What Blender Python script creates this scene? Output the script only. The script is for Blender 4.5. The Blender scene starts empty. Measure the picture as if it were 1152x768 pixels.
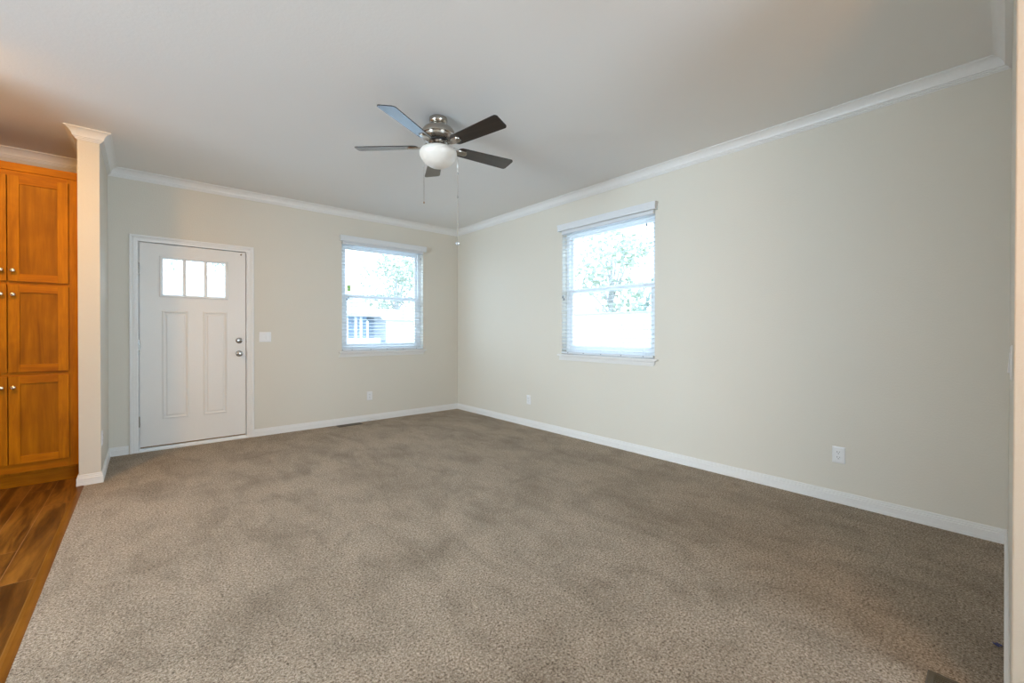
import bpy, bmesh, math, random
from mathutils import Vector, Matrix
random.seed(7)
PI = math.pi
scene = bpy.context.scene
COL = scene.collection

# ------------------------------------------------------------------ camera
CAM = Vector((-3.655, -5.532, 1.190))
YAW, PITCH, ROLL, FPX, PPY = 0.7113, -0.0062, 0.0011, 477.97, 375.94
fwd = Vector((math.sin(YAW), math.cos(YAW), 0)); rgt = Vector((math.cos(YAW), -math.sin(YAW), 0)); upv = Vector((0, 0, 1))
f2 = fwd * math.cos(PITCH) + upv * math.sin(PITCH); u2 = upv * math.cos(PITCH) - fwd * math.sin(PITCH)
r3 = rgt * math.cos(ROLL) + u2 * math.sin(ROLL); u3 = u2 * math.cos(ROLL) - rgt * math.sin(ROLL)
cd = bpy.data.cameras.new('camera'); cam = bpy.data.objects.new('camera', cd); COL.objects.link(cam)
m4 = Matrix((r3, u3, -f2)).transposed().to_4x4(); m4.translation = CAM
cam.matrix_world = m4
cd.sensor_width = 36; cd.lens = FPX / 1152 * 36; cd.shift_y = -(384 - PPY) / 1152
cd.clip_start = 0.01; cd.clip_end = 300
scene.camera = cam

# ------------------------------------------------------------------ world, lights, exposure
WORLD_STRENGTH = 3.5
w = bpy.data.worlds.new('sky'); scene.world = w; w.use_nodes = True
nt = w.node_tree; bg = nt.nodes['Background']
tc = nt.nodes.new('ShaderNodeTexCoord'); sx = nt.nodes.new('ShaderNodeSeparateXYZ'); rp = nt.nodes.new('ShaderNodeValToRGB')
nt.links.new(tc.outputs['Generated'], sx.inputs[0]); nt.links.new(sx.outputs['Z'], rp.inputs[0]); nt.links.new(rp.outputs[0], bg.inputs[0])
rp.color_ramp.elements[0].position = 0.0; rp.color_ramp.elements[0].color = (0.70, 0.86, 1.0, 1)
rp.color_ramp.elements[1].position = 0.7; rp.color_ramp.elements[1].color = (0.52, 0.76, 1.0, 1)
bg.inputs[1].default_value = WORLD_STRENGTH

def area(name, loc, target, sx_, sy_, power, color, portal=False, spread=None):
    l = bpy.data.lights.new(name, 'AREA'); l.shape = 'RECTANGLE'; l.size = sx_; l.size_y = sy_
    l.energy = power; l.color = color
    if portal: l.cycles.is_portal = True
    if spread: l.spread = math.radians(spread)
    o = bpy.data.objects.new(name, l); COL.objects.link(o); o.location = loc
    d = Vector(target) - Vector(loc)
    o.rotation_euler = d.to_track_quat('-Z', 'Y').to_euler()
    return o
# sky portals in the two windows
area('window_portal', (-1.17, 0.20, 1.64), (-1.17, -1, 1.64), 1.2, 1.45, 1, (1, 1, 1), portal=True)
area('window_portal', (0.20, -2.77, 1.64), (-1, -2.77, 1.64), 1.2, 1.45, 1, (1, 1, 1), portal=True)
# added daylight-coloured fill from dining and kitchen sides; no windows are modelled there
area('dining_side_fill', (-2.3, -9.35, 1.55), (-2.3, -5, 3.2), 2.0, 1.5, 130, (0.60, 0.81, 1.0))
area('kitchen_side_fill', (-7.9, -3.5, 1.55), (-4, -3.5, 1.45), 2.2, 1.4, 84, (0.66, 0.85, 1.0), spread=110)
# warm kitchen ceiling light, then two added warm fills (outside the frame)
area('kitchen_ceiling_light', (-4.65, -2.1, 2.70), (-4.45, -1.2, 0), 0.2, 0.2, 17, (1.0, 0.52, 0.13))
pl = bpy.data.lights.new('kitchen_warm_fill', 'POINT'); pl.energy = 9; pl.color = (1.0, 0.48, 0.12); pl.shadow_soft_size = 0.12  # added point light that warms the left ceiling and carpet, no fixture
po = bpy.data.objects.new('kitchen_warm_fill', pl); COL.objects.link(po); po.location = (-4.95, -4.0, 1.6)
dl = bpy.data.lights.new('wall_end_warm_fill', 'POINT'); dl.energy = 17; dl.color = (1.0, 0.44, 0.10); dl.shadow_soft_size = 0.15  # added point light that warms the free end of the back wall
do = bpy.data.objects.new('wall_end_warm_fill', dl); COL.objects.link(do); do.location = (-2.55, -6.2, 1.6)

scene.view_settings.view_transform = 'Standard'
scene.view_settings.look = 'None'
scene.view_settings.gamma = 1
scene.view_settings.use_curve_mapping = False
scene.view_settings.exposure = 0.75
cy = scene.cycles
cy.max_bounces = 12; cy.diffuse_bounces = 7; cy.glossy_bounces = 4; cy.transparent_max_bounces = 16; cy.transmission_bounces = 6
cy.use_denoising = True
cy.sample_clamp_indirect = 4.0
cy.caustics_reflective = False; cy.caustics_refractive = False

# ------------------------------------------------------------------ material helpers
MATS = {}
def new_mat(name):
    m = bpy.data.materials.new(name); m.use_nodes = True
    return m, m.node_tree, m.node_tree.nodes['Principled BSDF']
def coord(nt, scale=(1, 1, 1), kind='Object'):
    t = nt.nodes.new('ShaderNodeTexCoord'); mp = nt.nodes.new('ShaderNodeMapping')
    mp.inputs['Scale'].default_value = scale
    nt.links.new(t.outputs[kind], mp.inputs[0]); return mp
def geo(nt, scale=(1, 1, 1)):
    t = nt.nodes.new('ShaderNodeNewGeometry'); mp = nt.nodes.new('ShaderNodeMapping')
    mp.inputs['Scale'].default_value = scale
    nt.links.new(t.outputs['Position'], mp.inputs[0]); return mp
def noise(nt, src, scale, detail=3, rough=0.5, dist=0):
    n = nt.nodes.new('ShaderNodeTexNoise'); n.inputs['Scale'].default_value = scale
    n.inputs['Detail'].default_value = detail; n.inputs['Roughness'].default_value = rough
    n.inputs['Distortion'].default_value = dist
    nt.links.new(src.outputs[0], n.inputs['Vector']); return n
def ramp(nt, src, stops):
    r = nt.nodes.new('ShaderNodeValToRGB'); e = r.color_ramp.elements
    while len(e) < len(stops): e.new(0.5)
    for k, (p, c) in enumerate(stops): e[k].position = p; e[k].color = (*c, 1)
    nt.links.new(src, r.inputs[0]); return r
def mixc(nt, a, b, fac, mode='MIX'):
    n = nt.nodes.new('ShaderNodeMix'); n.data_type = 'RGBA'; n.blend_type = mode
    for s, v in ((n.inputs[0], fac), (n.inputs[6], a), (n.inputs[7], b)):
        if hasattr(v, 'links'): nt.links.new(v, s)
        else: s.default_value = v if not isinstance(v, tuple) else (*v, 1)
    return n.outputs[2]
def bump(nt, p, height, strength, dist):
    b = nt.nodes.new('ShaderNodeBump'); b.inputs['Strength'].default_value = strength; b.inputs['Distance'].default_value = dist
    nt.links.new(height, b.inputs['Height']); nt.links.new(b.outputs[0], p.inputs['Normal'])
def plain(name, color, rough=0.5, metal=0, spec=0.5, bumpscale=None, bs=0.1, bd=0.001):
    m, nt, p = new_mat(name)
    p.inputs['Base Color'].default_value = (*color, 1); p.inputs['Roughness'].default_value = rough
    p.inputs['Metallic'].default_value = metal; p.inputs['Specular IOR Level'].default_value = spec
    g = geo(nt); n = noise(nt, g, bumpscale or 60, 2)
    c = mixc(nt, tuple(x * 0.96 for x in color), tuple(min(1, x * 1.03) for x in color), n.outputs[0])
    nt.links.new(c, p.inputs['Base Color'])
    if bumpscale: bump(nt, p, n.outputs[0], bs, bd)
    return m
def wall_paint():
    m, nt, p = new_mat('beige_wall_paint')
    g = geo(nt); n1 = noise(nt, g, 95, 2, 0.5); n2 = noise(nt, g, 1.3, 2)
    c = mixc(nt, (0.68, 0.650, 0.575), (0.71, 0.68, 0.605), n2.outputs[0])
    nt.links.new(c, p.inputs['Base Color']); p.inputs['Roughness'].default_value = 0.55; p.inputs['Specular IOR Level'].default_value = 0.35
    r = ramp(nt, n1.outputs[0], [(0.42, (0, 0, 0)), (0.62, (1, 1, 1))])
    bump(nt, p, r.outputs[0], 0.16, 0.002)
    return m
def ceiling_paint():
    m, nt, p = new_mat('white_textured_ceiling')
    g = geo(nt); n1 = noise(nt, g, 60, 3, 0.55, 0.4); n2 = noise(nt, g, 0.9, 2)
    c = mixc(nt, (0.81, 0.81, 0.80), (0.84, 0.84, 0.83), n2.outputs[0])
    nt.links.new(c, p.inputs['Base Color']); p.inputs['Roughness'].default_value = 0.8; p.inputs['Specular IOR Level'].default_value = 0.2
    r = ramp(nt, n1.outputs[0], [(0.40, (0, 0, 0)), (0.60, (1, 1, 1))])
    bump(nt, p, r.outputs[0], 0.10, 0.002)
    return m
def carpet_mat():
    m, nt, p = new_mat('taupe_cut_pile_carpet')
    g = geo(nt)
    n1 = noise(nt, g, 112, 2, 0.7, 0.4); n2 = noise(nt, g, 260, 2, 0.6); n3 = noise(nt, g, 2.1, 4, 0.6, 0.5); n4 = noise(nt, geo(nt, (1, 0.45, 1)), 5.5, 4, 0.6, 1.0)
    base = ramp(nt, n1.outputs[0], [(0.30, (0.12, 0.083, 0.052)), (0.44, (0.36, 0.285, 0.205)), (0.56, (0.53, 0.445, 0.345)), (0.72, (0.76, 0.665, 0.545))])
    fine = ramp(nt, n2.outputs[0], [(0.3, (0.62, 0.60, 0.58)), (0.7, (1.25, 1.25, 1.25))])
    c = mixc(nt, base.outputs[0], fine.outputs[0], 0.8, 'MULTIPLY')
    big = ramp(nt, n3.outputs[0], [(0.34, (0.80, 0.79, 0.77)), (0.52, (1.0, 1.0, 1.0)), (0.68, (1.10, 1.10, 1.10))])
    c = mixc(nt, c, big.outputs[0], 0.85, 'MULTIPLY')
    mid = ramp(nt, n4.outputs[0], [(0.36, (0.78, 0.77, 0.75)), (0.5, (1.0, 1.0, 1.0)), (0.66, (1.10, 1.10, 1.10))])
    c = mixc(nt, c, mid.outputs[0], 0.7, 'MULTIPLY')
    nt.links.new(c, p.inputs['Base Color']); p.inputs['Roughness'].default_value = 0.95; p.inputs['Specular IOR Level'].default_value = 0.05
    p.inputs['Sheen Weight'].default_value = 0.15; p.inputs['Sheen Roughness'].default_value = 0.6
    add = nt.nodes.new('ShaderNodeMath'); add.operation = 'ADD'
    nt.links.new(n1.outputs[0], add.inputs[0]); nt.links.new(n2.outputs[0], add.inputs[1])
    bump(nt, p, add.outputs[0], 0.9, 0.012)
    return m
def wood_mat(name, a, b, c_, axis, rough=0.35, scale=1.0, coat=0.0, obj_space=False):
    geo = (lambda nt, s_=(1, 1, 1): coord(nt, s_)) if obj_space else globals()['geo']
    m, nt, p = new_mat(name)
    sc = {'x': (1.2, 16, 16), 'y': (16, 1.2, 16), 'z': (16, 16, 1.2)}[axis]
    g = geo(nt, tuple(s * scale for s in sc)); n1 = noise(nt, g, 1.0, 5, 0.6, 1.2)
    g2 = geo(nt, tuple(s * scale * 6 for s in sc)); n2 = noise(nt, g2, 1.0, 3, 0.6, 0.3)
    n3 = noise(nt, geo(nt), 3.5 * scale, 3, 0.6, 0.6)
    r = ramp(nt, n1.outputs[0], [(0.3, a), (0.5, b), (0.7, c_)])
    f = ramp(nt, n2.outputs[0], [(0.3, (0.86, 0.84, 0.80)), (0.6, (1.03, 1.03, 1.03))])
    c = mixc(nt, r.outputs[0], f.outputs[0], 0.8, 'MULTIPLY')
    bl = ramp(nt, n3.outputs[0], [(0.34, (0.84, 0.80, 0.74)), (0.6, (1.05, 1.05, 1.05))])
    c = mixc(nt, c, bl.outputs[0], 0.75, 'MULTIPLY')
    nt.links.new(c, p.inputs['Base Color']); p.inputs['Roughness'].default_value = rough
    p.inputs['Coat Weight'].default_value = coat; p.inputs['Specular IOR Level'].default_value = 0.35 if coat > 0.3 else 0.12; p.inputs['Coat Roughness'].default_value = 0.1
    bump(nt, p, n2.outputs[0], 0.05, 0.001)
    return m
def plank_mat():
    m, nt, p = new_mat('brown_wood_laminate_planks')
    t = nt.nodes.new('ShaderNodeNewGeometry'); sp = nt.nodes.new('ShaderNodeSeparateXYZ'); nt.links.new(t.outputs['Position'], sp.inputs[0])
    def mth(op, a, b=None):
        n = nt.nodes.new('ShaderNodeMath'); n.operation = op
        for s, v in zip(n.inputs, (a, b)):
            if v is None: continue
            if hasattr(v, 'links'): nt.links.new(v, s)
            else: s.default_value = v
        return n.outputs[0]
    X = mth('DIVIDE', mth('ADD', sp.outputs['X'], 4.19 + 130 * 0.131), 0.131)
    row = mth('FLOOR', X); fx = mth('FRACT', X)
    Y = mth('DIVIDE', mth('ADD', sp.outputs['Y'], mth('ADD', 30.35, mth('MULTIPLY', row, 0.437))), 1.21)
    pl = mth('FLOOR', Y); fy = mth('FRACT', Y)
    wn = nt.nodes.new('ShaderNodeTexWhiteNoise'); wn.noise_dimensions = '2D'
    cb = nt.nodes.new('ShaderNodeCombineXYZ'); nt.links.new(row, cb.inputs[0]); nt.links.new(pl, cb.inputs[1]); nt.links.new(cb.outputs[0], wn.inputs['Vector'])
    # shifted coordinates per plank
    ad = nt.nodes.new('ShaderNodeVectorMath'); ad.operation = 'ADD'; sc = nt.nodes.new('ShaderNodeVectorMath'); sc.operation = 'SCALE'; sc.inputs['Scale'].default_value = 17.0
    nt.links.new(wn.outputs['Color'], sc.inputs[0]); nt.links.new(t.outputs['Position'], ad.inputs[0]); nt.links.new(sc.outputs[0], ad.inputs[1])
    mp = nt.nodes.new('ShaderNodeMapping'); mp.inputs['Scale'].default_value = (13, 1.3, 13); nt.links.new(ad.outputs[0], mp.inputs[0])
    n1 = noise(nt, mp, 1.0, 5, 0.62, 0.7)
    mp2 = nt.nodes.new('ShaderNodeMapping'); mp2.inputs['Scale'].default_value = (60, 8, 60); nt.links.new(ad.outputs[0], mp2.inputs[0])
    n2 = noise(nt, mp2, 1.0, 3, 0.6)
    r = ramp(nt, n1.outputs[0], [(0.30, (0.05, 0.019, 0.003)), (0.44, (0.12, 0.048, 0.007)), (0.56, (0.22, 0.095, 0.014)), (0.72, (0.32, 0.145, 0.025))])
    f = ramp(nt, n2.outputs[0], [(0.3, (0.82, 0.80, 0.78)), (0.65, (1.05, 1.05, 1.05))])
    c = mixc(nt, r.outputs[0], f.outputs[0], 0.8, 'MULTIPLY')
    tone = ramp(nt, wn.outputs['Value'], [(0, (0.75, 0.74, 0.72)), (1, (1.15, 1.12, 1.1))])
    c = mixc(nt, c, tone.outputs[0], 1.0, 'MULTIPLY')
    e1 = mth('LESS_THAN', mth('MINIMUM', fx, mth('SUBTRACT', 1.0, fx)), 0.012)
    e2 = mth('LESS_THAN', mth('MINIMUM', fy, mth('SUBTRACT', 1.0, fy)), 0.0015)
    e = mth('MAXIMUM', e1, e2)
    c = mixc(nt, c, (0.38, 0.20, 0.085), mth('MULTIPLY', e, 0.65))
    nt.links.new(c, p.inputs['Base Color']); p.inputs['Roughness'].default_value = 0.45; p.inputs['Specular IOR Level'].default_value = 0.18
    bump(nt, p, mth('SUBTRACT', 1.0, e), 0.2, 0.001)
    return m
def glass_mat(name, tint=(1, 1, 1), refl=0.06):
    m = bpy.data.materials.new(name); m.use_nodes = True; nt = m.node_tree; nt.nodes.clear()
    o = nt.nodes.new('ShaderNodeOutputMaterial'); mx = nt.nodes.new('ShaderNodeMixShader')
    tr = nt.nodes.new('ShaderNodeBsdfTransparent'); gl = nt.nodes.new('ShaderNodeBsdfGlossy')
    tr.inputs[0].default_value = (*tint, 1); gl.inputs['Roughness'].default_value = 0.02
    mx.inputs[0].default_value = refl
    nt.links.new(tr.outputs[0], mx.inputs[1]); nt.links.new(gl.outputs[0], mx.inputs[2]); nt.links.new(mx.outputs[0], o.inputs[0])
    return m
M = {
 'wall': wall_paint(), 'ceiling': ceiling_paint(), 'carpet': carpet_mat(), 'planks': plank_mat(),
 'trim': plain('white_semi_gloss_trim', (0.80, 0.80, 0.79), 0.35),
 'door': plain('white_door_paint', (0.80, 0.79, 0.765), 0.38, bumpscale=220, bs=0.04),
 'vinyl': plain('white_vinyl', (0.82, 0.84, 0.85), 0.4),
 'slat': plain('white_faux_wood_slat', (0.72, 0.75, 0.78), 0.35),
 'cord': plain('pale_blind_cord', (0.70, 0.74, 0.78), 0.8),
 'plastic': plain('white_plastic', (0.80, 0.81, 0.82), 0.3),
 'slot': plain('dark_slot', (0.05, 0.05, 0.05), 0.6),
 'tassel': plain('dark_blue_grey_plastic', (0.05, 0.08, 0.14), 0.5),
 'nickel': plain('brushed_nickel', (0.46, 0.42, 0.37), 0.2, metal=1.0),
 'chrome': plain('satin_chrome', (0.46, 0.45, 0.44), 0.15, metal=1.0),
 'knob': plain('champagne_nickel_knob', (0.80, 0.72, 0.58), 0.25, metal=1.0),
 'black': plain('black_rubber', (0.02, 0.02, 0.02), 0.5),
 'blade': wood_mat('dark_walnut_blade', (0.008, 0.005, 0.004), (0.016, 0.010, 0.009), (0.040, 0.027, 0.023), 'x', 0.30, 1.6, 1.0, obj_space=True),
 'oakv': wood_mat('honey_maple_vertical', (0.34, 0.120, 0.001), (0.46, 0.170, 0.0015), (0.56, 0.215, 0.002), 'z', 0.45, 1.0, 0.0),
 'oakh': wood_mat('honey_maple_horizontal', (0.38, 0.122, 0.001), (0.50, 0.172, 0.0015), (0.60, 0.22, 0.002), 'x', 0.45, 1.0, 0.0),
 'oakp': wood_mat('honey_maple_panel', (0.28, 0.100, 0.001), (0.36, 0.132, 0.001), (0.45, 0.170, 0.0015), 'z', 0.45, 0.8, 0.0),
 'strip': wood_mat('brown_transition_strip', (0.13, 0.050, 0.006), (0.19, 0.075, 0.009), (0.24, 0.098, 0.013), 'y', 0.4, 1.0),
 'register': plain('brown_metal_register', (0.085, 0.070, 0.045), 0.45),
 'glass': glass_mat('clear_window_glass'),
 'bronze': plain('aged_brass', (0.30, 0.20, 0.11), 0.4, metal=0.7),
 'sticker': plain('green_label', (0.35, 0.62, 0.12), 0.5),
 'stickerw': plain('white_label', (0.75, 0.76, 0.76), 0.5),
 'scrap': plain('blue_paper_scrap', (0.05, 0.07, 0.25), 0.7),
 'thread': plain('pale_thread', (0.45, 0.42, 0.36), 0.9),
 'grass': plain('pale_gravel_ground', (0.5, 0.5, 0.49), 0.9, bumpscale=12, bs=0.6, bd=0.05),
 'siding_blue': plain('pale_blue_siding', (0.40, 0.55, 0.72), 0.7),
 'siding_white': plain('white_siding', (0.72, 0.73, 0.74), 0.6),
 'roof': plain('light_grey_shingles', (0.42, 0.42, 0.42), 0.85, bumpscale=30, bs=0.4, bd=0.02),
 'leaf_dark': plain('dark_green_leaves', (0.30, 0.38, 0.32), 0.7),
 'leaf_light': plain('yellow_green_leaves', (0.40, 0.45, 0.34), 0.7),
 'bark': plain('brown_bark', (0.40, 0.38, 0.36), 0.9, bumpscale=25, bs=0.6, bd=0.02),
}
# frosted bowl
def frosted():
    m, nt, p = new_mat('frosted_white_glass')
    p.inputs['Base Color'].default_value = (0.80, 0.755, 0.69, 1); p.inputs['Roughness'].default_value = 0.32
    p.inputs['Subsurface Weight'].default_value = 0.1; p.inputs['Subsurface Radius'].default_value = (0.03, 0.03, 0.03)
    return m
M['frost'] = frosted()
def crystal():
    m, nt, p = new_mat('clear_crystal')
    p.inputs['Base Color'].default_value = (0.95, 0.98, 1, 1); p.inputs['Roughness'].default_value = 0.02
    p.inputs['Transmission Weight'].default_value = 1.0; p.inputs['IOR'].default_value = 1.5
    return m
M['crystal'] = crystal()

# ------------------------------------------------------------------ mesh helpers
def setp(o, label=None, cat=None, group=None, kind=None):
    if label: o['label'] = label
    if cat: o['category'] = cat
    if group: o['group'] = group
    if kind: o['kind'] = kind
    return o
def obj(name, bm, mats, parent=None, smooth=False, angle=None):
    me = bpy.data.meshes.new(name)
    bmesh.ops.remove_doubles(bm, verts=bm.verts, dist=1e-6)
    bmesh.ops.recalc_face_normals(bm, faces=bm.faces)
    bm.to_mesh(me); bm.free()
    if not isinstance(mats, (list, tuple)): mats = [mats]
    for m in mats: me.materials.append(m)
    if smooth:
        for p in me.polygons: p.use_smooth = True
        if angle is not None:
            b2 = bmesh.new(); b2.from_mesh(me)
            for e in b2.edges:
                if len(e.link_faces) == 2 and e.calc_face_angle(0) > angle: e.smooth = False
            b2.to_mesh(me); b2.free()
    o = bpy.data.objects.new(name, me); COL.objects.link(o)
    if parent is not None: o.parent = parent
    return o
def empty(name, loc=(0, 0, 0), rz=0, parent=None):
    o = bpy.data.objects.new(name, None); COL.objects.link(o); o.location = loc; o.rotation_euler = (0, 0, rz)
    o.empty_display_size = 0.1
    if parent is not None: o.parent = parent
    return o
def box(bm, x0, x1, y0, y1, z0, z1, bev=0.0, mi=0, seg=1):
    vs = [bm.verts.new(p) for p in ((x0, y0, z0), (x1, y0, z0), (x1, y1, z0), (x0, y1, z0), (x0, y0, z1), (x1, y0, z1), (x1, y1, z1), (x0, y1, z1))]
    fs = [bm.faces.new([vs[i] for i in q]) for q in ((0, 3, 2, 1), (4, 5, 6, 7), (0, 1, 5, 4), (1, 2, 6, 5), (2, 3, 7, 6), (3, 0, 4, 7))]
    for f in fs: f.material_index = mi
    if bev > 0:
        es = list({e for f in fs for e in f.edges})
        r = bmesh.ops.bevel(bm, geom=es, offset=bev, segments=seg, affect='EDGES', profile=0.5)
        for f in r['faces']: f.material_index = mi
    return vs
def quad(bm, pts, mi=0):
    f = bm.faces.new([bm.verts.new(p) for p in pts]); f.material_index = mi; return f
def lathe(bm, prof, c=(0, 0, 0), n=32, axis='z', mi=0):
    rings = []
    for r, h in prof:
        ring = []
        for k in range(n):
            a = 2 * PI * k / n; u, v = r * math.cos(a), r * math.sin(a)
            p = {'z': (u, v, h), 'y': (u, h, v), 'x': (h, u, v)}[axis]
            ring.append(bm.verts.new((p[0] + c[0], p[1] + c[1], p[2] + c[2])))
        rings.append(ring)
    for a, b in zip(rings, rings[1:]):
        for k in range(n):
            f = bm.faces.new((a[k], a[(k + 1) % n], b[(k + 1) % n], b[k])); f.material_index = mi
    for ring in (rings[0], rings[-1]):
        f = bm.faces.new(ring); f.material_index = mi
def tube(bm, pts, r, n=8, mi=0):
    pts = [Vector(p) for p in pts]; rings = []
    for i, p in enumerate(pts):
        t = (pts[min(i + 1, len(pts) - 1)] - pts[max(i - 1, 0)]).normalized()
        a = Vector((0, 0, 1)) if abs(t.z) < 0.9 else Vector((1, 0, 0))
        u = t.cross(a).normalized(); v = t.cross(u)
        rr = r[i] if isinstance(r, (list, tuple)) else r
        rings.append([bm.verts.new(p + (u * math.cos(2 * PI * k / n) + v * math.sin(2 * PI * k / n)) * rr) for k in range(n)])
    for a, b in zip(rings, rings[1:]):
        for k in range(n):
            f = bm.faces.new((a[k], a[(k + 1) % n], b[(k + 1) % n], b[k])); f.material_index = mi
    bm.faces.new(rings[0]).material_index = mi; bm.faces.new(rings[-1]).material_index = mi
def sweep(bm, path, prof, fn, closed=False, mi=0, ends=None):
    """mitred sweep: path of 2D points, prof of (offset to the left of travel, height), fn(a,b,h)->3D"""
    P = [Vector(p) for p in path]; n = len(P); rings = []
    for i in range(n):
        prev = P[i - 1] if (i > 0 or closed) else None
        nxt = P[(i + 1) % n] if (i < n - 1 or closed) else None
        d1 = (P[i] - prev).normalized() if prev is not None else None
        d2 = (nxt - P[i]).normalized() if nxt is not None else None
        if d1 is None: d1 = d2
        if d2 is None: d2 = d1
        n1 = Vector((-d1.y, d1.x)); n2 = Vector((-d2.y, d2.x))
        mdir = (n1 + n2).normalized(); k = 1 / max(0.2, mdir.dot(n1))
        if ends and i in ends: mdir, k = Vector(ends[i]), 1
        rings.append([bm.verts.new(fn(P[i].x + mdir.x * k * o, P[i].y + mdir.y * k * o, h)) for o, h in prof])
    m = len(prof)
    rng = range(n) if closed else range(n - 1)
    for i in rng:
        a, b = rings[i], rings[(i + 1) % n]
        for k in range(m):
            f = bm.faces.new((a[k], a[(k + 1) % m], b[(k + 1) % m], b[k])); f.material_index = mi
    if not closed:
        bm.faces.new(rings[0]).material_index = mi; bm.faces.new(rings[-1]).material_index = mi

# ------------------------------------------------------------------ room dimensions
H = 2.74
XD, XW, YP = -3.925, -4.050, -0.887       # divider wall: east face, west face, end
YB, XE = -5.549, -1.655                   # back wall face and its free end
TH = 0.14
WIN1 = (-1.757, -0.597, 0.935, 2.348)     # on the door wall (x range, z range)
WIN2 = (-3.364, -2.179, 0.935, 2.348)     # on the right wall (y range, z range)
DOOR = (-3.722, -2.790, 0.0, 2.086)

def wall_holes(name, fn, a0, a1, z0, z1, holes, th):
    """fn(a, d, z): d=0 room face, d=th outer face"""
    bm = bmesh.new()
    A = sorted({a0, a1, *[h[0] for h in holes], *[h[1] for h in holes]}); Z = sorted({z0, z1, *[h[2] for h in holes], *[h[3] for h in holes]})
    inside = lambda a, z: any(h[0] < a < h[1] and h[2] < z < h[3] for h in holes)
    for i in range(len(A) - 1):
        for j in range(len(Z) - 1):
            if inside((A[i] + A[i + 1]) / 2, (Z[j] + Z[j + 1]) / 2): continue
            for d in (0, th):
                quad(bm, [fn(A[i], d, Z[j]), fn(A[i + 1], d, Z[j]), fn(A[i + 1], d, Z[j + 1]), fn(A[i], d, Z[j + 1])])
    def rim(h):
        c = [(h[0], h[2]), (h[1], h[2]), (h[1], h[3]), (h[0], h[3])]
        for k in range(4):
            p, q = c[k], c[(k + 1) % 4]
            quad(bm, [fn(p[0], 0, p[1]), fn(q[0], 0, q[1]), fn(q[0], th, q[1]), fn(p[0], th, p[1])])
    for h in holes: rim(h)
    rim((a0, a1, z0, z1))
    o = obj(name, bm, M['wall']); o['kind'] = 'structure'; return o
wall_holes('wall_door_side', lambda a, d, z: (a, d, z), -8.0, TH, -0.05, H, [WIN1, (DOOR[0], DOOR[1], -0.05, DOOR[3])], TH)
wall_holes('wall_right', lambda a, d, z: (d, a, z), YB - TH, 0.0, -0.05, H, [WIN2], TH)
def boxobj(name, b, mat, bev=0.0, kind='structure', seg=1):
    bm = bmesh.new(); box(bm, *b, bev, 0, seg); o = obj(name, bm, mat); o['kind'] = kind; return o
boxobj('wall_divider', (XW, XD, YP, 0.0, -0.05, H), M['wall'], 0.004, seg=2)
boxobj('wall_back', (XE, 0.0, YB - 0.12, YB, -0.05, H), M['wall'], 0.0045, seg=3)
boxobj('wall_kitchen_side', (-8.14, -8.0, -9.5, 0.14, -0.05, H), M['wall'])
boxobj('wall_dining_side', (-8.0, 0.14, -9.64, -9.5, -0.05, H), M['wall'])
boxobj('wall_dining_right', (0.0, 0.14, -9.5, YB - TH, -0.05, H), M['wall'])
boxobj('ceiling', (-8.14, 0.14, -9.64, 0.14, H, H + 0.12), M['ceiling'])
boxobj('wall_blocker_kitchen', (-4.72, -4.60, -9.5, -4.2, -0.05, H), M['wall'])  # added unseen blocker, keeps the kitchen-side fill off the back wall end
boxobj('wall_blocker_alcove', (-5.02, -4.92, -1.75, 0.0, -0.05, H), M['wall'])  # added unseen blocker, shades the cabinet alcove from the kitchen-side fill
# floors
boxobj('floor_carpet', (-4.022, 0.0, -9.5, 0.0, -0.06, 0.0), M['carpet'])
boxobj('floor_wood', (-8.0, -4.045, -9.5, 0.0, -0.06, -0.008), M['planks'])
# transition strip between wood and carpet
bm = bmesh.new()
prof = [(-4.064, -0.02), (-4.064, -0.006), (-4.058, -0.001), (-4.046, 0.002), (-4.030, 0.002), (-4.020, 0.0005), (-4.018, -0.02)]
r0 = [bm.verts.new((x, YP + 0.0, z)) for x, z in prof]; r1 = [bm.verts.new((x, -9.5, z)) for x, z in prof]
for k in range(len(prof)): bm.faces.new((r0[k], r0[(k + 1) % len(prof)], r1[(k + 1) % len(prof)], r1[k]))
bm.faces.new(r0); bm.faces.new(r1)
o = obj('trim_1', bm, M['strip']); o['kind'] = 'structure'

# crown moulding
def crown_prof():
    p = [(0, 0), (0.068, 0), (0.068, -0.007), (0.061, -0.009)]
    for k in range(9):                       # ogee: cove then belly
        t = k / 8; a = t * PI / 2
        p.append((0.061 - 0.036 * math.sin(a) ** 1.0 * (0.55 + 0.45 * t), -0.009 - 0.043 * (1 - math.cos(a)) - 0.004 * t))
    p += [(0.025, -0.060), (0.018, -0.0605), (0.018, -0.0680), (0.011, -0.0685), (0.011, -0.0765), (0.004, -0.0770), (0.004, -0.0815), (0, -0.0815)]
    return [(o, H + h - 0.0005) for o, h in p]
CP = crown_prof()
fxy = lambda a, b, h: (a, b, h)
def crown(name, pts, ends=None):
    # each run is cut out of the whole mitred chain
    bm = bmesh.new(); sweep(bm, pts, CP, fxy, ends=ends); o = obj(name, bm, M['trim'], smooth=True, angle=0.5); o['kind'] = 'structure'
q = 1.0
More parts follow.
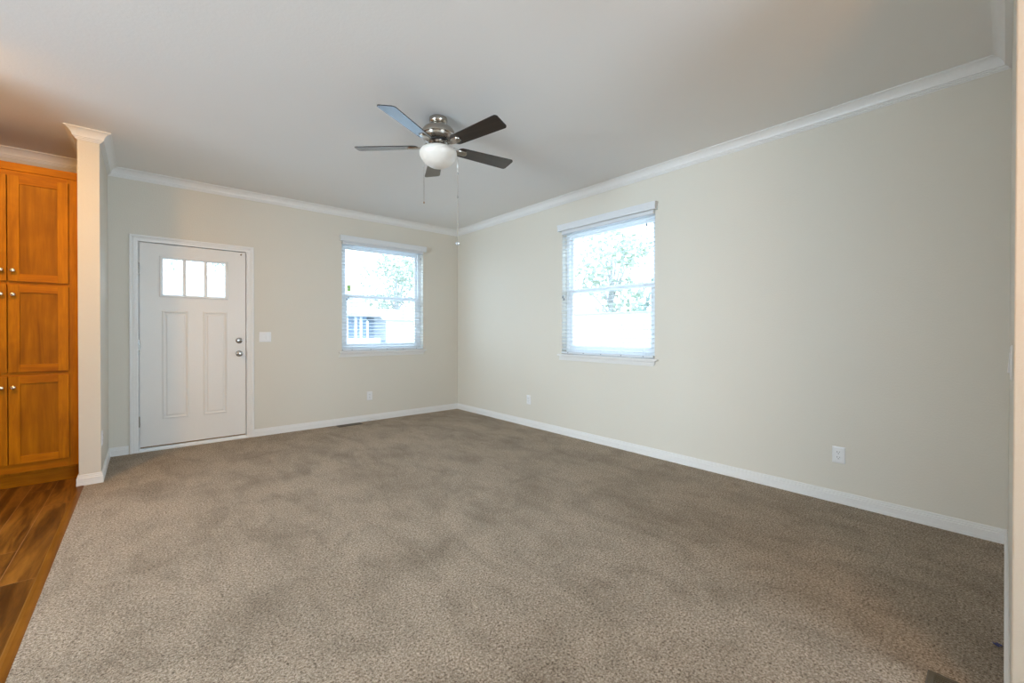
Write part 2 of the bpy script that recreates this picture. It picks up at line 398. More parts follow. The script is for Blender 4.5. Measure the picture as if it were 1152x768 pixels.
# the room lies to the left of travel: travel so that left normal points into the room
crown('trim_2', [(XE, YB), (0, YB)], {1: (-q, q), 0: (0, q)})
crown('trim_3', [(0, YB), (0, 0)], {0: (-q, q), 1: (-q, -q)})
crown('trim_4', [(0, 0), (XD, 0)], {0: (-q, -q), 1: (q, -q)})
crown('trim_5', [(XD, 0), (XD, YP)], {0: (q, -q), 1: (q, -q)})
crown('trim_6', [(XD, YP), (XW, YP)], {0: (q, -q), 1: (-q, -q)})
crown('trim_7', [(XW, YP), (XW, 0)], {0: (-q, -q), 1: (-q, -q)})
crown('trim_8', [(XW, 0), (-7.99, 0)], {0: (-q, -q), 1: (0, -q)})
# baseboards
BP = [(0, 0.0), (0.013, 0.0), (0.013, 0.018), (0.0115, 0.021), (0.0125, 0.054), (0.009, 0.058), (0.010, 0.066), (0.006, 0.070), (0.0065, 0.078), (0.004, 0.083), (0, 0.083)]
def baseb(name, pts, ends=None):
    bm = bmesh.new(); sweep(bm, pts, [(o + 0.0002, h + 0.0002) for o, h in BP], fxy, ends=ends); o = obj(name, bm, M['trim'], smooth=True, angle=0.4); o['kind'] = 'structure'
baseb('baseboard_back', [(XE, YB), (0, YB)], {1: (-q, q), 0: (-q, q)})
baseb('baseboard_right', [(0, YB), (0, 0)], {0: (-q, q), 1: (-q, -q)})
baseb('baseboard_door_side', [(0, 0), (-2.735, 0)], {0: (-q, -q), 1: (0, -q)})
baseb('baseboard_door_corner', [(-3.785, 0), (XD, 0)], {0: (0, -q), 1: (q, -q)})
baseb('baseboard_divider', [(XD, 0), (XD, YP), (XW, YP), (XW, -0.60)], {0: (q, -q), 3: (-q, 0)})

# ------------------------------------------------------------------ windows
fxz = lambda a, b, h: (a, -h, b)      # frame in the XZ plane, height towards the room (-y)
def frame_rect(bm, x0, x1, z0, z1, wd, y0, y1, bev=0.003, mi=0):
    """square-section mitred frame, outer rect given, width wd inward, depth y0..y1"""
    prof = [(0, -y1), (0, -y0 - bev), (bev, -y0), (wd - bev, -y0), (wd, -y0 - bev), (wd, -y1)]
    sweep(bm, [(x0, z0), (x1, z0), (x1, z1), (x0, z1)], prof, fxz, closed=True, mi=mi)
def window(name, loc, rz, W, Hh):
    root = empty(name, loc, rz); root['kind'] = 'structure'
    x0, x1 = 0, W
    bm = bmesh.new(); frame_rect(bm, 0.001, W - 0.001, 0.001, Hh - 0.001, 0.045, 0.075, 0.135); 
    obj('window_frame', bm, M['vinyl'], root)
    mid = 0.715
    bm = bmesh.new(); frame_rect(bm, 0.046, W - 0.046, mid - 0.02, Hh - 0.046, 0.035, 0.105, 0.13); up = obj('upper_sash', bm, M['vinyl'], root)
    bm = bmesh.new(); box(bm, 0.081, W - 0.081, 0.116, 0.120, mid + 0.015, Hh - 0.081); obj('glass_pane', bm, M['glass'], up)
    bm = bmesh.new(); frame_rect(bm, 0.046, W - 0.046, 0.046, mid + 0.028, 0.045, 0.080, 0.104); lo = obj('lower_sash', bm, M['vinyl'], root)
    bm = bmesh.new(); box(bm, 0.091, W - 0.091, 0.090, 0.094, 0.091, mid - 0.017); obj('glass_pane', bm, M['glass'], lo)
    bm = bmesh.new(); box(bm, W / 2 - 0.03, W / 2 + 0.03, 0.072, 0.082, mid + 0.012, mid + 0.026, 0.002); box(bm, W / 2 - 0.012, W / 2 + 0.018, 0.066, 0.078, mid + 0.018, mid + 0.030, 0.002)
    obj('sash_lock', bm, M['vinyl'], lo)
    # stool and apron
    bm = bmesh.new(); box(bm, -0.040, W + 0.040, -0.042, 0.0, -0.020, -0.001, 0.005, seg=2); box(bm, 0.001, W - 0.001, -0.001, 0.075, -0.018, 0.0005, 0.0)
    obj('window_sill', bm, M['trim'], root)
    bm = bmesh.new()
    pr = [(0, -0.0205), (-0.030, -0.0205), (-0.028, -0.030), (-0.020, -0.036), (-0.017, -0.050), (-0.012, -0.062), (-0.010, -0.072), (0, -0.072)]
    a = [bm.verts.new((-0.018 + (-0.0205 - z) * -0.45 , y, z)) for y, z in pr]; b = [bm.verts.new((W + 0.018 - (-0.0205 - z) * 0.45, y, z)) for y, z in pr]
    for k in range(len(pr)): bm.faces.new((a[k], a[(k + 1) % len(pr)], b[(k + 1) % len(pr)], b[k]))
    bm.faces.new(a); bm.faces.new(b)
    obj('apron', bm, M['trim'], root)
    return root
win1 = window('window_1', (WIN1[0], 0, WIN1[2]), 0, WIN1[1] - WIN1[0], WIN1[3] - WIN1[2])
win2 = window('window_2', (0, WIN2[1], WIN2[2]), -PI / 2, WIN2[1] - WIN2[0], WIN2[3] - WIN2[2])
bm = bmesh.new(); box(bm, 0.108, 0.155, 0.1145, 0.1155, 0.785, 0.868, 0.0); obj('glass_sticker', bm, M['sticker'], win1)['label'] = 'green sticker in the lower left corner of the upper pane'

def blind(loc, rz, W, Hh, label, cords, seed):
    rnd = random.Random(seed)
    root = empty('window_blind', loc, rz)
    setp(root, label, 'window blind', 'horizontal slat blinds')
    # valance with returns
    bm = bmesh.new()
    pv = [(0, Hh - 0.006), (0.010, Hh - 0.006), (0.012, Hh + 0.006), (0.009, Hh + 0.012), (0.012, Hh + 0.030), (0.012, Hh + 0.048), (0.016, Hh + 0.056), (0.016, Hh + 0.066), (0, Hh + 0.066)]
    # path in XY plan: wall -> out -> along -> back (left of travel is outward)
    fn = lambda a, b, h: (a, b, h)
    sweep(bm, [(W + 0.016, -0.002), (W + 0.016, -0.040), (-0.016, -0.040), (-0.016, -0.002)][::-1], [(-o, h) for o, h in pv], fn)
    obj('valance', bm, M['slat'], root, True, 0.5)
    bm = bmesh.new(); box(bm, 0.006, W - 0.006, -0.020, 0.036, Hh - 0.040, Hh - 0.002, 0.002); obj('headrail', bm, M['slat'], root)
    # slats
    bm = bmesh.new(); z = 0.058; n = 0
    while z < Hh - 0.05:
        tilt = math.radians(7.0 + rnd.uniform(-0.8, 0.8)); ct, st = math.cos(tilt), math.sin(tilt); yc = 0.008
        top, bot = [], []
        for k in range(6):
            t = (k / 5 - 0.5); y = t * 0.050; c = 0.0022 * (1 - (2 * t) ** 2)
            top.append((yc + y * ct - (c + 0.0026) * st, z + y * st + c + 0.0013)); bot.append((yc + y * ct, z + y * st + c - 0.0013))
        ring = top + bot[::-1]
        dx = rnd.uniform(-0.001, 0.001)
        a = [bm.verts.new((0.006 + dx, y, zz)) for y, zz in ring]; b = [bm.verts.new((W - 0.006 + dx, y, zz)) for y, zz in ring]
        for k in range(len(ring)): bm.faces.new((a[k], a[(k + 1) % len(ring)], b[(k + 1) % len(ring)], b[k]))
        bm.faces.new(a); bm.faces.new(b)
        z += 0.0440; n += 1
    obj('slats', bm, M['slat'], root, True, 0.6)
    bm = bmesh.new(); box(bm, 0.006, W - 0.006, -0.018, 0.034, 0.006, 0.026, 0.003, seg=2); br = obj('bottom_rail', bm, M['slat'], root)
    for c in cords:
        x = c * W
        bm = bmesh.new()
        for y in (-0.019, 0.035): tube(bm, [(x, y, 0.02), (x, y, Hh - 0.03)], 0.0009, 5)
        zz = 0.058 - 0.003
        while zz < Hh - 0.05:
            tube(bm, [(x, -0.019, zz - 0.002), (x, 0.035, zz)], 0.0007, 4); zz += 0.044
        tube(bm, [(x + 0.012, 0.008, 0.02), (x + 0.012, 0.008, Hh - 0.03)], 0.0009, 5)
        obj('ladder_cord', bm, M['cord'], root)
        bm = bmesh.new(); lathe(bm, [(0.0035, -0.0215), (0.0045, -0.0205), (0.0045, -0.018)], (x, 0, 0.016), 10, 'y'); obj('cord_plug', bm, M['tassel'], br)
    return root
def tassel(root, x, z, ztop, y=-0.026, dark='tassel', size=1.0):
    bm = bmesh.new(); tube(bm, [(x, y, z + 0.02), (x, y, ztop)], 0.0010, 5); c = obj('pull_cord', bm, M['cord'], root)
    bm = bmesh.new(); lathe(bm, [(0.002, 0.032 * size), (0.004, 0.026 * size), (0.007 * size, 0.004), (0.006 * size, 0.0), (0.001, 0.0)], (x, y, z), 12); obj('tassel', bm, M[dark], c)
W1, W2, HH = WIN1[1] - WIN1[0], WIN2[1] - WIN2[0], WIN1[3] - WIN1[2]
b1 = blind((WIN1[0], 0, WIN1[2]), 0, W1, HH, 'white slatted blind with valance in the window beside the front door', [0.105, 0.32, 0.52, 0.72, 0.90], 3)
tassel(b1, 0.055, 0.655, HH - 0.05); tassel(b1, 0.075, 0.675, HH - 0.05, size=0.9)
b2 = blind((0, WIN2[1], WIN2[2]), -PI / 2, W2, HH, 'white slatted blind with valance in the window on the long right wall', [0.09, 0.28, 0.48, 0.69, 0.905], 5)
tassel(b2, 0.035, 0.640, HH - 0.05); tassel(b2, 0.052, 0.615, HH - 0.05, size=0.9)
tassel(b2, W2 - 0.075, 0.585, HH - 0.15); tassel(b2, W2 - 0.075, HH - 0.15, HH - 0.05)
# small hold down screws on the jamb side of blind 1
for z in (0.62, HH - 0.09):
    bm = bmesh.new(); lathe(bm, [(0.006, 0), (0.006, -0.004), (0.002, -0.005)], (W1 - 0.0005, 0.058, z), 10, 'x'); obj('jamb_screw', bm, M['tassel'], win1)

# ------------------------------------------------------------------ front door
dr = empty('door_1', (0, 0, 0)); dr['kind'] = 'structure'
LX0, LX1, LZ0, LZ1 = -3.703, -2.809, 0.047, 2.066; YF = 0.012   # leaf
GX0, GX1, GZ0, GZ1 = -3.520, -2.998, 1.566, 1.920               # glass opening
bm = bmesh.new()
# leaf slab as a ring of four boxes around the glazed opening
box(bm, LX0, GX0 - 0.012, YF, YF + 0.044, LZ0, LZ1); box(bm, GX1 + 0.012, LX1, YF, YF + 0.044, LZ0, LZ1)
box(bm, GX0 - 0.012, GX1 + 0.012, YF, YF + 0.044, LZ0, GZ0 - 0.012); box(bm, GX0 - 0.012, GX1 + 0.012, YF, YF + 0.044, GZ1 + 0.012, LZ1)
for (a, b) in ((-3.531, -3.318), (-3.194, -2.981)):
    sweep(bm, [(a, 0.305), (b, 0.305), (b, 1.397), (a, 1.397)], [(0, 0.0), (0.002, 0.005), (0.010, 0.007), (0.018, 0.004), (0.026, -0.0005), (0.030, 0.0), (0.040, 0.0045), (0.046, 0.005), (0.046, 0.0005)], lambda x, z, h: (x, YF - h, z), closed=True)
    box(bm, a + 0.046, b - 0.046, YF - 0.005, YF + 0.001, 0.305 + 0.046, 1.397 - 0.046)
leaf = obj('door_leaf', bm, M['door'], dr)
bm = bmesh.new()
sweep(bm, [(GX0 - 0.030, GZ0 - 0.032), (GX1 + 0.024, GZ0 - 0.032), (GX1 + 0.024, GZ1 + 0.030), (GX0 - 0.030, GZ1 + 0.030)], [(0, 0), (0, 0.006), (0.006, 0.011), (0.016, 0.011), (0.026, 0.003), (0.030, -0.018), (0.026, -0.018), (0.014, 0)], lambda x, z, h: (x, YF - h, z), closed=True)
obj('glass_frame', bm, M['trim'], leaf)
for x in (-3.3505, -3.1715):
    bm = bmesh.new(); box(bm, x - 0.015, x + 0.015, YF + 0.004, YF + 0.030, GZ0 - 0.004, GZ1 + 0.004, 0.004); obj('muntin', bm, M['trim'], leaf)
bm = bmesh.new(); box(bm, GX0 - 0.005, GX1 + 0.005, YF + 0.016, YF + 0.020, GZ0 - 0.005, GZ1 + 0.005); obj('glass_pane', bm, M['glass'], leaf)
# casing (three sided)
CAS = [(0, 0.0), (0, 0.014), (0.004, 0.017), (0.020, 0.017), (0.024, 0.013), (0.030, 0.015), (0.036, 0.012), (0.050, 0.010), (0.058, 0.008), (0.060, 0.0)]
bm = bmesh.new()
sweep(bm, [(-2.733, 0.001), (-2.733, 2.132), (-3.777, 2.132), (-3.777, 0.001)], CAS, lambda x, z, h: (x, -h, z))
obj('door_casing', bm, M['trim'], dr, True, 0.5)
bm = bmesh.new()      # jamb
sweep(bm, [(DOOR[1] - 0.0005, 0.0), (DOOR[1] - 0.0005, DOOR[3] - 0.0005), (DOOR[0] + 0.0005, DOOR[3] - 0.0005), (DOOR[0] + 0.0005, 0.0)], [(0, 0.001), (0.013, 0.001), (0.013, -YF - 0.046), (0.030, -YF - 0.046), (0.030, -0.125), (0, -0.125)], lambda x, z, h: (x, -h, z))
obj('door_jamb', bm, M['trim'], dr)
bm = bmesh.new()
pr = [(-0.012, 0.001), (-0.012, 0.012), (-0.006, 0.018), (0.010, 0.020), (0.012, 0.030), (0.030, 0.034), (0.11, 0.034), (0.11, 0.001)]
a = [bm.verts.new((-3.7215 + 0.0005, y, z)) for y, z in pr]; b = [bm.verts.new((-2.791, y, z)) for y, z in pr]
for k in range(len(pr)): bm.faces.new((a[k], a[(k + 1) % len(pr)], b[(k + 1) % len(pr)], b[k]))
bm.faces.new(a); bm.faces.new(b); obj('threshold', bm, M['vinyl'], dr)
bm = bmesh.new(); box(bm, LX0 + 0.004, LX1 - 0.004, YF + 0.006, YF + 0.04, 0.036, 0.0465, 0.001); obj('door_sweep', bm, M['bronze'], leaf)
# hinges
for z in (1.81, 1.05, 0.30):
    bm = bmesh.new()
    for k in range(5): lathe(bm, [(0.0062, -0.050 + 0.0204 * k), (0.0062, -0.050 + 0.0204 * k + 0.0190)], (LX0 - 0.004, YF - 0.008, z), 12)
    box(bm, LX0 - 0.013, LX0 - 0.004, YF - 0.006, YF - 0.003, z - 0.05, z + 0.05)
    lathe(bm, [(0.003, -0.056), (0.004, -0.050)], (LX0 - 0.004, YF - 0.008, z), 10); lathe(bm, [(0.004, 0.052), (0.003, 0.057)], (LX0 - 0.004, YF - 0.008, z), 10)
    obj('hinge', bm, M['chrome'], dr, True, 0.6)
# deadbolt and knob
bm = bmesh.new(); lathe(bm, [(0.032, 0.0), (0.033, -0.004), (0.030, -0.009), (0.022, -0.012), (0.001, -0.0125)], (-2.873, YF, 1.088), 28, 'y')
box(bm, -2.878, -2.868, YF - 0.030, YF - 0.010, 1.073, 1.103, 0.003, seg=2); obj('deadbolt', bm, M['chrome'], leaf, True, 0.6)
bm = bmesh.new(); lathe(bm, [(0.032, 0.0), (0.033, -0.004), (0.028, -0.009), (0.014, -0.013), (0.011, -0.030), (0.016, -0.036), (0.026, -0.044), (0.0285, -0.054), (0.026, -0.063), (0.018, -0.067), (0.001, -0.067)], (-2.871, YF, 0.945), 28, 'y')
obj('door_knob', bm, M['chrome'], leaf, True, 0.8)
for z in (1.088, 0.945):
    bm = bmesh.new(); box(bm, -2.8045, -2.8025, YF - 0.006, YF + 0.030, z - 0.028, z + 0.028, 0.001); obj('strike_plate', bm, M['chrome'], dr)
bm = bmesh.new(); lathe(bm, [(0.0075, 0.0), (0.0075, -0.003), (0.0035, -0.005), (0.0030, -0.030), (0.0060, -0.032), (0.0060, -0.040), (0.001, -0.042)], (-2.852, YF, 2.038), 14, 'y'); obj('door_pin', bm, M['bronze'], leaf, True, 0.6)['label'] = 'small brass pin near the top corner'
for x in (-3.362 + 0.14,):
    bm = bmesh.new(); lathe(bm, [(0.005, 0.0), (0.005, -0.002), (0.001, -0.003)], (x, YF, 1.505), 10, 'y'); obj('screw_cap', bm, M['door'], leaf)

# ------------------------------------------------------------------ outlets and switches (local: plate in XZ, room side is -y)
def plate_mesh(w_, h_):
    bm = bmesh.new()
    sweep(bm, [(-w_ / 2, -h_ / 2), (w_ / 2, -h_ / 2), (w_ / 2, h_ / 2), (-w_ / 2, h_ / 2)], [(0, 0.0005), (0, 0.002), (0.004, 0.0052), (0.010, 0.006), (0.012, 0.006), (0.012, 0.0005)], lambda x, z, h: (x, -h, z), closed=True)
    box(bm, -w_ / 2 + 0.0118, w_ / 2 - 0.0118, -0.006, -0.0005, -h_ / 2 + 0.0118, h_ / 2 - 0.0118)
    return bm
def outlet(loc, rz, label):
    r = empty('wall_outlet', loc, rz); setp(r, label, 'electrical outlet', 'wall outlets')
    obj('cover_plate', plate_mesh(0.074, 0.114), M['plastic'], r)
    bm = bmesh.new(); box(bm, -0.017, 0.017, -0.0078, -0.0061, -0.034, 0.034, 0.0012)
    for s in (0.018, -0.018):
        box(bm, -0.0085, -0.0060, -0.0083, -0.0077, s - 0.001, s + 0.008, 0, 1); box(bm, 0.0060, 0.0082, -0.0083, -0.0077, s, s + 0.007, 0, 1)
        lathe(bm, [(0.0028, -0.0077), (0.0028, -0.0083)], (0, 0, s - 0.008), 10, 'y', 1)
    obj('receptacle', bm, [M['plastic'], M['slot']], r)
    for s in (0.048, -0.048):
        bm = bmesh.new(); lathe(bm, [(0.0030, -0.0058), (0.0030, -0.0068), (0.001, -0.0072)], (0, 0, s), 10, 'y'); obj('screw', bm, M['plastic'], r)
    return r
outlet((-1.396, 0, 0.333), 0, 'white wall outlet low under the window beside the front door')
outlet((0, -1.616, 0.333), -PI / 2, 'white wall outlet on the right wall between the corner and its window')
outlet((0, -4.780, 0.335), -PI / 2, 'white wall outlet on the bare right wall nearest the camera')
outlet((XD, -0.862 + 0.036, 0.338), PI / 2, 'white wall outlet seen edge-on on the narrow divider wall beside the cabinet')
def switch(loc, rz, n, label):
    r = empty('light_switch', loc, rz); setp(r, label, 'light switch')
    wd = 0.074 + 0.046 * (n - 1)
    obj('cover_plate', plate_mesh(wd, 0.114), M['plastic'], r)
    for k in range(n):
        x = (k - (n - 1) / 2) * 0.046
        bm = bmesh.new(); a = math.radians(4)
        vs = box(bm, x - 0.0165, x + 0.0165, -0.0095, -0.0060, -0.033, 0.033, 0.0)
        for v in bm.verts:
            if v.co.y < -0.009: v.co.y += (v.co.z) * math.tan(a)
        bmesh.ops.bevel(bm, geom=list(bm.edges), offset=0.001, segments=1, affect='EDGES')
        obj('rocker', bm, M['plastic'], r)
    return r
switch((-2.620, 0, 1.125), 0, 2, 'white double rocker light switch beside the front door')
switch((-1.655 + 0.16, YB, 1.09), PI, 1, 'white light switch seen edge-on near the end of the back wall')

# ------------------------------------------------------------------ floor registers
def register(loc, rz, L, Wd, label, nslot):
    r = empty('floor_register', loc, rz); setp(r, label, 'floor vent', 'floor registers')
    bm = bmesh.new()
    sweep(bm, [(-L / 2, -Wd / 2), (L / 2, -Wd / 2), (L / 2, Wd / 2), (-L / 2, Wd / 2)], [(0, 0.0005), (0, 0.003), (0.003, 0.0055), (0.016, 0.0060), (0.018, 0.003), (0.018, 0.0005)], fxy, closed=True)
    obj('frame', bm, M['register'], r)
    bm = bmesh.new(); box(bm, -L / 2 + 0.018, L / 2 - 0.018, -Wd / 2 + 0.018, Wd / 2 - 0.018, 0.0003, 0.0010); obj('damper', bm, M['slot'], r)
    bm = bmesh.new(); step = (L - 0.036) / nslot
    for k in range(nslot):
        x = -L / 2 + 0.018 + step * (k + 0.5); box(bm, x - step * 0.3, x + step * 0.3, -Wd / 2 + 0.017, Wd / 2 - 0.017, 0.0012, 0.0050)
    box(bm, -L / 2 + 0.017, L / 2 - 0.017, -0.004, 0.004, 0.0012, 0.0052)
    obj('louvers', bm, M['register'], r)
    return r
register((-1.695, -0.098, 0.001), 0, 0.30, 0.105, 'brown floor register in the carpet against the door wall baseboard', 26)
register((-1.574 - 0.152, -5.362 - 0.068, 0.001), 0, 0.304, 0.136, 'brown floor register cut off at the bottom right edge of the photo', 22)

# ------------------------------------------------------------------ small things on the carpet
bm = bmesh.new()
for k in range(5):
    a = random.uniform(0, PI); c = Vector((random.uniform(-0.008, 0.008), random.uniform(-0.006, 0.006), 0.006 + random.uniform(0, 0.006)))
    u = Vector((math.cos(a), math.sin(a), random.uniform(-.4, .6))).normalized() * 0.008; v = Vector((-math.sin(a), math.cos(a), random.uniform(-.2, .8))).normalized() * 0.005
    t = u.cross(v).normalized() * 0.0006
    vs = [bm.verts.new(c + s * u + w_ * v + q_ * t) for q_ in (-1, 1) for s, w_ in ((-1, -1), (1, -1), (1, 1), (-1, 1))]
    for qd in ((0, 1, 2, 3), (7, 6, 5, 4), (0, 4, 5, 1), (1, 5, 6, 2), (2, 6, 7, 3), (3, 7, 4, 0)): bm.faces.new([vs[i] for i in qd])
sc_ = obj('paper_scrap', bm, M['scrap']); sc_.location = (-1.212, -5.520, 0.0)
setp(sc_, 'tiny crumpled blue scrap on the carpet against the back baseboard', 'scrap')
bm = bmesh.new()
tube(bm, [(0.0, 0, 0.001), (0.03, 0.004, 0.018), (0.065, 0.006, 0.030), (0.10, 0.004, 0.024), (0.135, 0, 0.008), (0.15, -0.01, 0.002)], 0.0012, 6)
tube(bm, [(-0.01, -0.01, 0.002), (0.0, 0.0, 0.012), (0.005, 0.002, 0.02)], 0.0012, 6)
th = obj('loose_thread', bm, M['thread']); th.location = (-1.44, -0.026, 0.0)
setp(th, 'pale loose carpet thread curling up against the baseboard beyond the floor register', 'thread')

# ------------------------------------------------------------------ pantry cabinet
cab = empty('pantry_cabinet', (-4.437, -0.33, -0.008))
setp(cab, 'tall honey-stained wooden pantry cabinet with six shaker doors behind the divider wall', 'cabinet')
def cpart(name, boxes, mats, parent=cab, bev=0.0015, smooth=False):
    bm = bmesh.new()
    for b in boxes: box(bm, *b[:6], bev, b[6] if len(b) > 6 else 0)
    o = obj(name, bm, mats, parent, smooth)
    o.parent = parent
    o.matrix_parent_inverse = Matrix.Translation(-Vector((-4.437, -0.33, -0.008)))
    return o
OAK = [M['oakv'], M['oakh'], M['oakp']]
FX0, FX1, FY = -4.822, -4.0535, -0.657
cpart('carcass', [(FX0, FX0 + 0.018, FY + 0.020, -0.003, 0.10, 2.40), (FX1 - 0.018, FX1, FY + 0.020, -0.003, 0.10, 2.40), (FX0 + 0.018, FX1 - 0.018, -0.021, -0.003, 0.10, 2.40),
    (FX0 + 0.018, FX1 - 0.018, FY + 0.02, -0.021, 0.10, 0.118), (FX0 + 0.018, FX1 - 0.018, FY + 0.02, -0.021, 2.382, 2.40), (FX0 + 0.018, FX1 - 0.018, FY + 0.02, -0.021, 0.857, 0.875), (FX0 + 0.018, FX1 - 0.018, FY + 0.02, -0.021, 1.544, 1.562)], OAK, bev=0.0008)
cpart('face_frame', [(FX0, FX0 + 0.075, FY, FY + 0.019, 0.118, 2.40), (FX1 - 0.075, FX1, FY, FY + 0.019, 0.118, 2.40), (FX0 + 0.075, FX1 - 0.075, FY, FY + 0.019, 0.118, 0.20, 1), (FX0 + 0.075, FX1 - 0.075, FY, FY + 0.019, 2.34, 2.40, 1),
    (FX0 + 0.075, FX1 - 0.075, FY, FY + 0.019, 0.84, 0.895, 1), (FX0 + 0.075, FX1 - 0.075, FY, FY + 0.019, 1.53, 1.58, 1), (-4.457, -4.417, FY + 0.0005, FY + 0.0185, 0.20, 2.34)], OAK, bev=0.0008)
cpart('top_trim', [(FX0 - 0.004, FX1, FY - 0.010, FY + 0.012, 2.398, 2.456, 1)], OAK, bev=0.002)
cpart('toe_kick', [(FX0, FX1, -0.587, -0.572, -0.007, 0.11, 1)], OAK)
KN = [(0.0045, 0.0), (0.0055, -0.010), (0.007, -0.014), (0.0145, -0.019), (0.0160, -0.024), (0.0130, -0.029), (0.006, -0.0315), (0.001, -0.032)]
def cab_door(x0, x1, z0, z1, kx, kz):
    S = 0.058; y0, y1 = FY - 0.020, FY - 0.0005
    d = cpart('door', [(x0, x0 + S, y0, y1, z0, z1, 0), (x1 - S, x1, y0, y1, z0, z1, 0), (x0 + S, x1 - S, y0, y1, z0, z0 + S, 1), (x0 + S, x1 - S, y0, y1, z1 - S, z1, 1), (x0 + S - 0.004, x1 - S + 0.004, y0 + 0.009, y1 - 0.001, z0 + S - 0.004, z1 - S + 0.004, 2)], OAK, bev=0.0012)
    bm = bmesh.new(); lathe(bm, KN, (kx, y0 + 0.0002, kz), 20, 'y'); k = obj('knob', bm, M['knob'], d, True, 0.9)
    return d
for (z0, z1, kz) in ((1.565, 2.358, 1.645), (0.880, 1.540, 1.465), (0.187, 0.850, 0.768)):
    cab_door(-4.434, -4.120, z0, z1, -4.407, kz)
    cab_door(-4.754, -4.440, z0, z1, -4.467, kz)

# ------------------------------------------------------------------ ceiling fan
FC = Vector((-2.040, -2.835, H))
fan = empty('ceiling_fan', FC); setp(fan, 'five-blade ceiling fan with brushed nickel motor, dark walnut blades and frosted glass bowl', 'ceiling fan')
def fpart(name, prof, mat, parent=fan, n=48, ang=0.6, c=(0, 0, 0)):
    bm = bmesh.new(); lathe(bm, prof, c, n); return obj(name, bm, mat, parent, True, ang)
fpart('canopy', [(0.058, -0.0005), (0.064, -0.003), (0.066, -0.020), (0.063, -0.034), (0.056, -0.044), (0.050, -0.048), (0.001, -0.048)], M['nickel'])
fpart('motor_housing', [(0.042, -0.046), (0.050, -0.054), (0.062, -0.060), (0.088, -0.070), (0.107, -0.084), (0.118, -0.102), (0.121, -0.118), (0.119, -0.128), (0.113, -0.132), (0.115, -0.136), (0.112, -0.150), (0.100, -0.160), (0.085, -0.166), (0.001, -0.166)], M['nickel'])
fpart('hub_gasket', [(0.074, -0.164), (0.074, -0.176), (0.001, -0.176)], M['black'])
fpart('hub_ring', [(0.062, -0.175), (0.070, -0.178), (0.072, -0.190), (0.068, -0.198), (0.056, -0.202), (0.001, -0.202)], M['chrome'])
fpart('switch_housing', [(0.052, -0.201), (0.056, -0.206), (0.056, -0.226), (0.062, -0.232), (0.001, -0.232)], M['nickel'])
fpart('glass_bowl', [(0.066, -0.226), (0.110, -0.228), (0.122, -0.232), (0.131, -0.242), (0.1345, -0.256), (0.132, -0.272), (0.124, -0.292), (0.110, -0.313), (0.090, -0.332), (0.066, -0.346), (0.038, -0.355), (0.012, -0.358), (0.001, -0.3582)], M['frost'], ang=1.5)
def blade_mesh():
    bm = bmesh.new(); pts = []
    R0, R1 = 0.150, 0.612; w0, w1 = 0.052, 0.066
    def arc(cx, cy, r, a0, a1, n=6): return [(cx + r * math.cos(a0 + (a1 - a0) * k / n), cy + r * math.sin(a0 + (a1 - a0) * k / n)) for k in range(n + 1)]
    out = arc(R1 - 0.022, -w1 + 0.022, 0.022, -PI / 2, -0.15) + arc(R1 - 0.030, w1 - 0.022, 0.022, 0.15, PI / 2)
    out += arc(R0 + 0.040, w0 - 0.040, 0.040, PI / 2, PI) + arc(R0 + 0.040, -w0 + 0.040, 0.040, PI, 1.5 * PI)
    top = [bm.verts.new((x, y, 0.003)) for x, y in out]; bot = [bm.verts.new((x, y, -0.003)) for x, y in out]
    n = len(out)
    for k in range(n): bm.faces.new((bot[k], bot[(k + 1) % n], top[(k + 1) % n], top[k]))
    bm.faces.new(top); bm.faces.new(bot[::-1])
    return bm
def iron_mesh():
    bm = bmesh.new(); out = []
    for k in range(9): a = -PI / 2 + PI * k / 8; out.append((0.205 + 0.022 * math.cos(a), 0.026 * math.sin(a)))
    out += [(0.165, 0.028), (0.135, 0.020), (0.120, 0.012), (0.120, -0.012), (0.135, -0.020), (0.165, -0.028)]
    zf = lambda x, y: -0.0032
    top = [bm.verts.new((x, y, -0.0032)) for x, y in out]; bot = [bm.verts.new((x * 0.995, y * 0.86, -0.0105)) for x, y in out]
    n = len(out)
    for k in range(n): bm.faces.new((bot[k], bot[(k + 1) % n], top[(k + 1) % n], top[k]))
    bm.faces.new(top); bm.faces.new(bot[::-1])
    for dy in (-0.012, 0.012):
        tube(bm, [(0.066, dy * 0.8, 0.022), (0.085, dy, 0.020), (0.105, dy * 1.3, 0.004), (0.128, dy * 0.9, -0.008)], 0.0055, 8)
    return bm
ZB = -0.208
bang0 = math.radians(280)
bsrc = isrc = None
for k in range(5):
    a = math.radians(280 + 72 * k)
    mt = Matrix.Translation((0, 0, ZB)) @ Matrix.Rotation(a, 4, 'Z') @ Matrix.Rotation(math.radians(-12), 4, 'X')
    if k == 0:
        bl = obj('blade', blade_mesh(), M['blade'], fan); ir = obj('blade_iron', iron_mesh(), M['nickel'], fan, True, 0.5)
    else:
        bl = bsrc.copy(); COL.objects.link(bl); ir = isrc.copy(); COL.objects.link(ir); bl.parent = fan; ir.parent = fan
    if k == 0: bsrc, isrc = bl, ir
    bl.matrix_local = mt; ir.matrix_local = mt
